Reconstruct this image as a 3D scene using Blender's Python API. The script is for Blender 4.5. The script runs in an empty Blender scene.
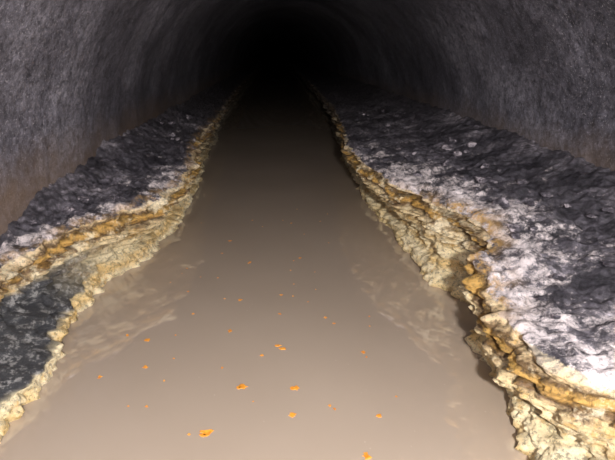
import bpy, math, random, bmesh
from mathutils import Vector, noise
random.seed(7)
scn = bpy.context.scene
scn.view_settings.view_transform = 'Standard'

# ---------------------------------------------------------------- helpers
def interp(tab, t):
    if t <= tab[0][0]: return tab[0][1]
    if t >= tab[-1][0]: return tab[-1][1]
    for (a, va), (b, vb) in zip(tab, tab[1:]):
        if t <= b:
            k = (t-a)/(b-a); k = k*k*(3-2*k)
            return va+(vb-va)*k

def fbm(p, sc, octs=4, seed=0.0):
    return noise.fractal(Vector((p[0]*sc+seed, p[1]*sc-seed*.7, p[2]*sc+seed*1.3)), 0.9, 2.0, octs)

def sstep(a, b, x):
    k = max(0, min(1, (x-a)/(b-a))); return k*k*(3-2*k)

def make_mesh(name, verts, faces, mat, attrs=None, smooth=True):
    me = bpy.data.meshes.new(name)
    me.from_pydata(verts, [], faces)
    if smooth: me.polygons.foreach_set('use_smooth', [True]*len(faces))
    if attrs:
        for k, v in attrs.items():
            a = me.attributes.new(k, 'FLOAT', 'POINT'); a.data.foreach_set('value', v)
    me.update()
    ob = bpy.data.objects.new(name, me); scn.collection.objects.link(ob)
    me.materials.append(mat)
    return ob

class NT:
    def __init__(s, name):
        s.m = bpy.data.materials.new(name); s.m.use_nodes = True
        s.t = s.m.node_tree; s.n = s.t.nodes; s.b = s.n['Principled BSDF']
        s.co = s.n.new('ShaderNodeNewGeometry').outputs['Position']
    def set(s, sock, v):
        if isinstance(v, bpy.types.NodeSocket): s.t.links.new(v, sock)
        else: sock.default_value = v
    def noise(s, sc, det=6, rough=.6, co=None, dist=0):
        n = s.n.new('ShaderNodeTexNoise'); n.inputs['Scale'].default_value = sc
        n.inputs['Detail'].default_value = det; n.inputs['Roughness'].default_value = rough
        n.inputs['Distortion'].default_value = dist
        s.t.links.new(co or s.co, n.inputs['Vector']); return n.outputs['Fac']
    def voro(s, sc, feat='F1', co=None):
        n = s.n.new('ShaderNodeTexVoronoi'); n.feature = feat; n.inputs['Scale'].default_value = sc
        s.t.links.new(co or s.co, n.inputs['Vector']); return n.outputs['Distance']
    def math(s, op, a, b=0.0, c=0.0):
        n = s.n.new('ShaderNodeMath'); n.operation = op
        s.set(n.inputs[0], a); s.set(n.inputs[1], b); s.set(n.inputs[2], c); return n.outputs[0]
    def ramp(s, f, stops, interp='LINEAR'):
        n = s.n.new('ShaderNodeValToRGB'); s.t.links.new(f, n.inputs[0])
        cr = n.color_ramp; cr.interpolation = interp
        while len(cr.elements) < len(stops): cr.elements.new(.5)
        for e, (p, c) in zip(cr.elements, stops):
            e.position = p; e.color = (c, c, c, 1) if isinstance(c, (int, float)) else (*c, 1)
        return n.outputs[0]
    def mix(s, f, a, b, mode='MIX'):
        n = s.n.new('ShaderNodeMix'); n.data_type = 'RGBA'; n.blend_type = mode
        s.set(n.inputs[0], f)
        s.set(n.inputs[6], a if isinstance(a, bpy.types.NodeSocket) else (*a, 1))
        s.set(n.inputs[7], b if isinstance(b, bpy.types.NodeSocket) else (*b, 1)); return n.outputs[2]
    def attr(s, name):
        n = s.n.new('ShaderNodeAttribute'); n.attribute_name = name; return n.outputs['Fac']
    def xyz(s):
        n = s.n.new('ShaderNodeSeparateXYZ'); s.t.links.new(s.co, n.inputs[0]); return n.outputs
    def bump(s, h, dist=.01, st=1.0, prev=None):
        n = s.n.new('ShaderNodeBump'); n.inputs['Distance'].default_value = dist
        n.inputs['Strength'].default_value = st; s.t.links.new(h, n.inputs['Height'])
        if prev: s.t.links.new(prev, n.inputs['Normal'])
        return n.outputs[0]

# ---------------------------------------------------------------- materials
def wall_mat():
    m = NT('tunnel_concrete')
    big = m.noise(1.1, 8, .66)
    base = m.ramp(big, [(.36, (.080, .076, .092)), (.5, (.150, .143, .170)), (.64, (.27, .258, .298))])
    med = m.noise(24, 8, .8)
    base = m.mix(.85, base, m.ramp(med, [(.38, .3), (.52, .95), (.66, 1.9)]), 'MULTIPLY')
    sp = m.noise(110, 3, .75)
    spm = m.ramp(sp, [(.60, 0), (.66, 1)])
    base = m.mix(m.math('MULTIPLY', spm, .6), base, (.66, .62, .66))
    pits = m.ramp(m.noise(55, 4, .75), [(.35, 1), (.44, 0)])
    base = m.mix(m.math('MULTIPLY', pits, .75), base, (.02, .018, .024))
    z = m.xyz()[2]
    zz = m.math('ADD', z, m.math('MULTIPLY', m.noise(3, 6, .75), .35))
    low = m.ramp(zz, [(.60, 1), (.84, 0)])
    base = m.mix(m.math('MULTIPLY', low, .65), base, (.22, .145, .09))
    m.set(m.b.inputs['Base Color'], base)
    m.b.inputs['Roughness'].default_value = .42
    m.b.inputs['Specular IOR Level'].default_value = .7
    b = m.bump(med, .005, .9); b = m.bump(m.noise(70, 5, .75), .004, 1, b)
    m.set(m.b.inputs['Normal'], b)
    return m.m

def ledge_mat():
    m = NT('mineral_crust')
    face = m.attr('face'); dark = m.attr('dark')
    n1 = m.noise(3.2, 11, .78, dist=.2)
    top = m.ramp(n1, [(.38, (.034, .031, .038)), (.50, (.088, .080, .094)), (.57, (.18, .163, .185)), (.66, (.50, .45, .49))])
    n2 = m.noise(30, 9, .82)
    top = m.mix(.9, top, m.ramp(n2, [(.38, .3), (.5, .95), (.60, 2.1)]), 'MULTIPLY')
    lipb = m.attr('lipbloom')
    bl = m.ramp(m.math('ADD', m.noise(6.5, 12, .84), m.math('MULTIPLY', lipb, .15)), [(.600, 0), (.655, 1)])
    top = m.mix(m.math('MULTIPLY', bl, .95), top, m.ramp(n2, [(.40, (.30, .26, .27)), (.51, (.98, .87, .86))]))
    top = m.mix(m.math('MULTIPLY', m.attr('lipochre'), m.ramp(m.noise(10, 8, .8), [(.45, 0), (.53, .9)])), top, (.64, .38, .12))
    z = m.attr('layer')
    zz = m.math('ADD', m.math('MULTIPLY', z, 2.6), m.math('MULTIPLY', m.math('SUBTRACT', m.noise(4, 8, .74), .5), .42))
    strata = m.ramp(zz, [(0, (.80, .68, .54)), (.06, (.74, .56, .32)), (.10, (.22, .13, .06)), (.15, (.60, .36, .10)), (.21, (.42, .24, .07)),
                         (.25, (.20, .125, .07)), (.31, (.88, .68, .38)), (.40, (.95, .78, .48)), (.45, (.50, .33, .13)), (.50, (.92, .74, .43)),
                         (.64, (.97, .84, .55)), (.76, (.82, .58, .25)), (.85, (.97, .83, .54)), (1, (.84, .64, .32))])
    fine = m.math('FRACT', m.math('MULTIPLY', zz, 9.0))
    fine = m.ramp(fine, [(0, .4), (.25, 1.1), (.7, 1.15), (1, .4)])
    strata = m.mix(m.ramp(z, [(.08, .8), (.20, .2)]), strata, fine, 'MULTIPLY')
    fc = m.mix(m.ramp(m.noise(6, 9, .8), [(.52, 0), (.59, .8)]), strata, (.97, .85, .60))
    fc = m.mix(m.ramp(m.noise(8.5, 9, .8), [(.56, 0), (.61, .7)]), fc, (.66, .40, .11))
    fc = m.mix(.75, fc, m.ramp(m.noise(60, 6, .8), [(.39, .22), (.50, 1.15)]), 'MULTIPLY')
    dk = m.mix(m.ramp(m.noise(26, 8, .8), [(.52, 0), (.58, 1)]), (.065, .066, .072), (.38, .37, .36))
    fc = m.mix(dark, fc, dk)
    f2 = m.ramp(m.math('ADD', face, m.math('MULTIPLY', m.math('SUBTRACT', m.noise(8, 8, .8), .5), 1.3)), [(.46, 0), (.54, 1)])
    col = m.mix(f2, top, fc)
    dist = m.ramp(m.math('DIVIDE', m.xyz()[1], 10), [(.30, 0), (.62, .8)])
    col = m.mix(dist, col, (.085, .074, .078))  # far ledge fades dark: light falloff painted into the colour
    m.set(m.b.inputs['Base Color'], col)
    m.b.inputs['Roughness'].default_value = .36
    b = m.bump(n2, .014, .9); b = m.bump(m.noise(95, 5, .8), .008, 1, b)
    m.set(m.b.inputs['Normal'], b)
    return m.m

def water_mat():
    m = NT('murky_water')
    base = m.ramp(m.noise(1.1, 3, .5), [(.3, (.365, .290, .222)), (.7, (.410, .330, .256))])
    sp = m.ramp(m.voro(30), [(.05, 1), (.085, 0)])
    gate = m.ramp(m.noise(4, 2, .5), [(.5, 0), (.6, .45)])
    base = m.mix(m.math('MULTIPLY', sp, gate), base, (.6, .5, .4))
    m.set(m.b.inputs['Base Color'], base)
    m.b.inputs['Roughness'].default_value = .008
    m.b.inputs['IOR'].default_value = 2.3
    m.set(m.b.inputs['Normal'], m.bump(m.noise(2.2, 1, .4), .002, .2))
    return m.m

def flake_mat():
    m = NT('orange_scum')
    m.set(m.b.inputs['Base Color'], m.ramp(m.noise(60, 3, .6), [(.35, (.55, .17, .012)), (.65, (.82, .36, .04))]))
    m.b.inputs['Roughness'].default_value = .6
    return m.m

def stone_mat():
    m = NT('rubble_stone')
    m.set(m.b.inputs['Base Color'], m.ramp(m.noise(14, 7, .75), [(.40, (.03, .026, .032)), (.52, (.10, .088, .105)), (.60, (.50, .44, .47))]))
    m.b.inputs['Roughness'].default_value = .55
    m.set(m.b.inputs['Normal'], m.bump(m.noise(60, 6, .8), .008, 1))
    return m.m

WALL, LEDGE, WATER, FLAKE, STONE = wall_mat(), ledge_mat(), water_mat(), flake_mat(), stone_mat()

# ---------------------------------------------------------------- y samples
YS = []; y = -2.5
while y < 42:
    YS.append(y); y += (.008 if y > .5 else .06) if y < 3.2 else .008*(y/3.2)**1.8
CX, CZ, R = .20, .45, 1.22

# ---------------------------------------------------------------- tunnel vault
ysw = []; y = -2.5
while y < 42:
    ysw.append(y); y += .03 if y < 4 else .03*(y/4)**1.5
NA = 200; verts = []; faces = []
a0, a1 = math.radians(-38), math.radians(218)
for y in ysw:
    j = (y/.45) % 1.0
    joint = .0022*(1-sstep(0, .12, min(j, 1-j)))
    step = .003*noise.cell(Vector((math.floor(y/.45)*3.7, 1.5, 2.5)))
    for i in range(NA+1):
        a = a0+(a1-a0)*i/NA
        p = (math.cos(a)*R, y, math.sin(a)*R)
        d = .014*fbm(p, 1.2, 3, 3)+.005*fbm(p, 8, 4, 9)
        r = R+d+joint+step
        verts.append((CX+math.cos(a)*r, y, CZ+math.sin(a)*r))
for j in range(len(ysw)-1):
    for i in range(NA):
        k = j*(NA+1)+i
        faces.append((k, k+NA+1, k+NA+2, k+1))
make_mesh('tunnel_vault', verts, faces, WALL)

# ---------------------------------------------------------------- ledges
R_WATER = [(.6, .64), (1.02, .66), (1.25, .70), (1.51, .705), (1.78, .83), (1.90, .79), (2.10, .725), (2.54, .68), (3.06, .645), (3.98, .63), (5.28, .72), (8, .80)]
R_LIP = [(.6, .95), (.78, .84), (.88, .70), (.975, .655), (1.22, .635), (1.33, .65), (1.57, .670), (1.70, .77), (1.94, .79), (2.11, .68), (2.51, .566), (3.28, .507), (4.45, .60), (6, .68), (9, .74)]
R_H = [(.6, .34), (1.0, .32), (1.25, .29), (1.6, .33), (1.9, .38), (3.3, .38), (9, .36)]
R_B = [(.6, .47), (5, .48), (9, .46)]
L_WATER = [(.6, .76), (1.11, .76), (1.30, .735), (1.66, .76), (1.97, .76), (2.39, .648), (3.06, .58), (3.67, .607), (5, .68), (8, .78)]
L_LIP = [(.6, .94), (1.5, .93), (1.88, .84), (2.10, .68), (2.34, .55), (2.95, .51), (3.85, .61), (7.9, .66), (10, .72)]
L_H = [(.6, .29), (1.5, .30), (2.1, .33), (3, .34), (9, .34)]
L_B = [(.6, .31), (1.5, .32), (2.1, .37), (3.3, .44), (9, .44)]

def top_height(side, x, y):
    T = (R_LIP, R_H, R_B) if side > 0 else (L_LIP, L_H, L_B)
    lip, h, b = (interp(t, y) for t in T)
    wall = (CX+R) if side > 0 else (R-CX)
    k = max(0, min(1, (x-lip)/(wall-lip)))
    return h+(b-h)*k**.8

def ledge(name, side, W, L, H, B, seed):
    NS = 220; verts = []; fa = []; da = []; la = []; lb = []; lo = []
    for y in YS:
        w, l, h, b = interp(W, y), interp(L, y), interp(H, y), interp(B, y)
        l += .028*fbm((0, y, seed), 2.6, 4, seed)+.018*fbm((0, y, seed), 11, 3, seed)
        w += .02*fbm((0, y, seed+5), 3.0, 4, seed)
        wall = ((CX+R) if side > 0 else (R-CX))+.10
        near = (1-sstep(1.7, 2.3, y)) if side < 0 else 0
        rn = (1-sstep(1.4, 1.6, y)) if side > 0 else 0
        cps = [(wall, b+.08), (l+(wall-l)*.55, h+(b-h)*.55), (l+.10, h+.012), (l+.03, h+.005), (l, h-.03),
               (l+.01-.01*rn, h-.10-.04*rn), (l*.55+w*.45+.03+.05*near+.02*rn, h*.52-.03*near-.05*rn), (w+.05-.03*near, h*.28-.02*near), (w, .05), (w+.0, -.01), (w+.03, -.2)]
        marks = [0, .16, .36, .43, .48, .60, .74, .84, .93, .96, 1.0]
        for i in range(NS+1):
            s = i/NS
            for q in range(10):
                if s <= marks[q+1]+1e-9: break
            k = (s-marks[q])/(marks[q+1]-marks[q])
            P = [cps[max(q-1, 0)], cps[q], cps[q+1], cps[min(q+2, 10)]]
            def cr(c):
                p0, p1, p2, p3 = (p[c] for p in P)
                return .5*((2*p1)+(-p0+p2)*k+(2*p0-5*p1+4*p2-p3)*k*k+(-p0+3*p1-3*p2+p3)*k**3) if (0 < q < 9) else p1+(p2-p1)*k
            x, z = cr(0), cr(1)
            face = sstep(.41, .50, s)
            p = (side*x, y, z)
            lump = fbm(p, 4.5, 4, seed+2)
            vd = noise.voronoi(Vector((p[0]*14+seed, p[1]*14, p[2]*14)))[0][0]
            vd2 = noise.voronoi(Vector((p[0]*40+seed, p[1]*40, p[2]*40)))[0][0]
            fine = fbm(p, 24, 4, seed+8)
            rid = 1-abs(fbm(p, 7, 5, seed+12))*2
            tz = (.018*lump+.014*fine+.012*(rid-.5)+.004*(.4-vd2))*(1-face)
            zl = z+.030*fbm((p[0], y*.8, z*.3), 2.0, 3, seed+4)
            f1 = (zl*17) % 1.0; f2 = (zl*41+.3) % 1.0
            am = .45+1.1*max(0, min(1, .5+fbm((0, y, zl), 5, 3, seed+6)))
            am *= 1-.5*sstep(.12, .2, h-zl)          # beds fuse into smoother flowstone lower down
            terr = am*(.030*(sstep(0, .35, f1)*(1-sstep(.8, 1, f1))-.5)+.012*(sstep(0, .3, f2)*(1-sstep(.75, 1, f2))-.5))
            dx = -face*(.036*lump+.052*(.4-vd)+.018*(.4-vd2)+.022*fine+terr*(1-sstep(.88, .96, s)))
            x += dx; z += tz+face*.010*lump
            verts.append((side*x, y, z))
            fa.append(face)
            la.append(max(0, h+.01-zl))
            lv = sstep(.10, .40, s)*(1-sstep(2.2, 4.2, y)*.8)*(1 if side > 0 else .75)
            if side < 0: lv = max(lv, .9*(1-sstep(.0, .12, s))*(1-sstep(2.0, 2.8, y)))
            lb.append(lv)
            lo.append(sstep(.33, .44, s)*(1-sstep(1.9, 2.6, y))*sstep(1.1, 1.4, y) if side > 0 else sstep(.38, .44, s)*.5)
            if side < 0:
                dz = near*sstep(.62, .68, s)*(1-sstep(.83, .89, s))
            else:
                dz = sstep(.66, .74, s)*(1-sstep(.82, .9, s))*(.8*sstep(1.6, 1.7, y)*(1-sstep(1.9, 2.0, y))+.9*(1-sstep(.85, .95, y)))  # overhang shade of the notch and near gap, painted into the crust colour
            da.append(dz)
    n = NS+1; faces = []
    for j in range(len(YS)-1):
        for i in range(NS):
            k = j*n+i
            f = (k, k+1, k+n+1, k+n)
            faces.append(f if side > 0 else f[::-1])
    return make_mesh(name, verts, faces, LEDGE, {'face': fa, 'dark': da, 'layer': la, 'lipbloom': lb, 'lipochre': lo})

RL = ledge('crusted_ledge', 1, R_WATER, R_LIP, R_H, R_B, 11.3)
LL = ledge('crusted_ledge', -1, L_WATER, L_LIP, L_H, L_B, 37.9)

# ---------------------------------------------------------------- water
make_mesh('murky_water', [(-.98, -2.5, 0), (1.36, -2.5, 0), (1.36, 42, 0), (-.98, 42, 0)], [(0, 1, 2, 3)], WATER, smooth=False)
make_mesh('floor', [(-1.0, -2.5, -.25), (1.4, -2.5, -.25), (1.4, 42, -.25), (-1.0, 42, -.25)], [(0, 1, 2, 3)], STONE, smooth=False)

# ---------------------------------------------------------------- flakes
fl = [(.026, 1.945, 1), (.030, 1.53, 1.1), (.012, 1.55, .9), (-.10, 1.316, 1.2), (-.115, 1.31, .8), (.063, 1.31, 1.1), (-.19, 1.118, 1.3), (-.20, 1.105, .8),
      (.052, 1.187, 1.1), (.302, 1.183, .9), (-.469, 1.587, .9), (-.436, 1.42, .8), (-.17, 1.65, .9), (.31, 1.51, .8), (-.569, 1.367, .8),
      (.24, 1.03, 1.2), (-.045, 1.49, .8), (.128, 2.355, .9), (-.125, 2.30, .9), (-.149, 1.9, .8), (-.33, 1.78, .8), (.2, 1.75, .7),
      (-.25, 2.6, .8), (.1, 2.9, .8), (.02, 1.78, .6), (-.55, 1.62, .7)]
for _ in range(40): fl.append((random.uniform(-.5, .5), random.uniform(1.1, 3.2), random.uniform(.25, .5)))
verts = []; faces = []
for (x, y, s) in fl:
    n = 13; r = .0092*s; st = random.uniform(.9, 1.4); rot = random.uniform(-.6, .6); b0 = len(verts)
    rr = [r*random.uniform(.5, 1.35) for _ in range(n)]
    for zz, sc in ((.0004, 1.0), (.0016, .85)):
        for i in range(n):
            a = 2*math.pi*i/n
            px, py = math.cos(a)*rr[i]*st*sc, math.sin(a)*rr[i]*1.15*sc
            verts.append((x+px*math.cos(rot)-py*math.sin(rot), y+px*math.sin(rot)+py*math.cos(rot), zz))
    for i in range(n):
        j = (i+1) % n; faces.append((b0+i, b0+j, b0+n+j, b0+n+i))
    faces.append(tuple(b0+n+i for i in range(n)))
make_mesh('floating_orange_flakes', verts, faces, FLAKE, smooth=False)

# ---------------------------------------------------------------- rubble on ledges
def rubble(side, count, parent):
    bm = bmesh.new()
    for _ in range(count):
        y = .7+4.5*random.random()**1.2
        lip = interp(R_LIP if side > 0 else L_LIP, y)
        wall = (CX+R) if side > 0 else (R-CX)
        x = random.uniform(min(lip+.10, wall-.05), wall-.03)
        s = random.choice([.008, .012, .018, .024])*random.uniform(.7, 1.2)
        z = top_height(side, x, y)+s*.05
        res = bmesh.ops.create_icosphere(bm, subdivisions=3, radius=s)
        sc = (random.uniform(.8, 1.6), random.uniform(.8, 1.5), random.uniform(.45, .75)); sd = random.random()*50
        for v in res['verts']:
            c = v.co
            d = 1+.75*noise.noise(c*(1.0/s)+Vector((sd, 0, 0)))+.35*noise.noise(c*(2.6/s)+Vector((sd, 9, 0)))
            v.co = Vector((c.x*sc[0]*d+side*x, c.y*sc[1]*d+y, c.z*sc[2]*d+z))
    me = bpy.data.meshes.new('rubble'); bm.to_mesh(me); bm.free()
    ob = bpy.data.objects.new('rubble', me); scn.collection.objects.link(ob); me.materials.append(STONE)
    ob.parent = parent
rubble(1, 80, RL); rubble(-1, 30, LL)

# ---------------------------------------------------------------- light
l = bpy.data.lights.new('camera_flash', 'POINT'); l.energy = 325; l.shadow_soft_size = .04; l.color = (1, .97, .95)
o = bpy.data.objects.new('camera_flash', l); o.location = (.16, -.45, 1.18); scn.collection.objects.link(o)

w = bpy.data.worlds.new('World'); scn.world = w; w.use_nodes = True
w.node_tree.nodes['Background'].inputs[0].default_value = (0, 0, 0, 1)

# ---------------------------------------------------------------- camera
cd = bpy.data.cameras.new('camera'); cam = bpy.data.objects.new('camera', cd); scn.collection.objects.link(cam)
cd.sensor_width = 36; cd.lens = 500/615*36; cd.shift_x = 32.5/615; cd.clip_start = .02
cam.location = (0, 0, 1.0); cam.rotation_euler = (math.radians(90-19.8), 0, 0)
scn.camera = cam
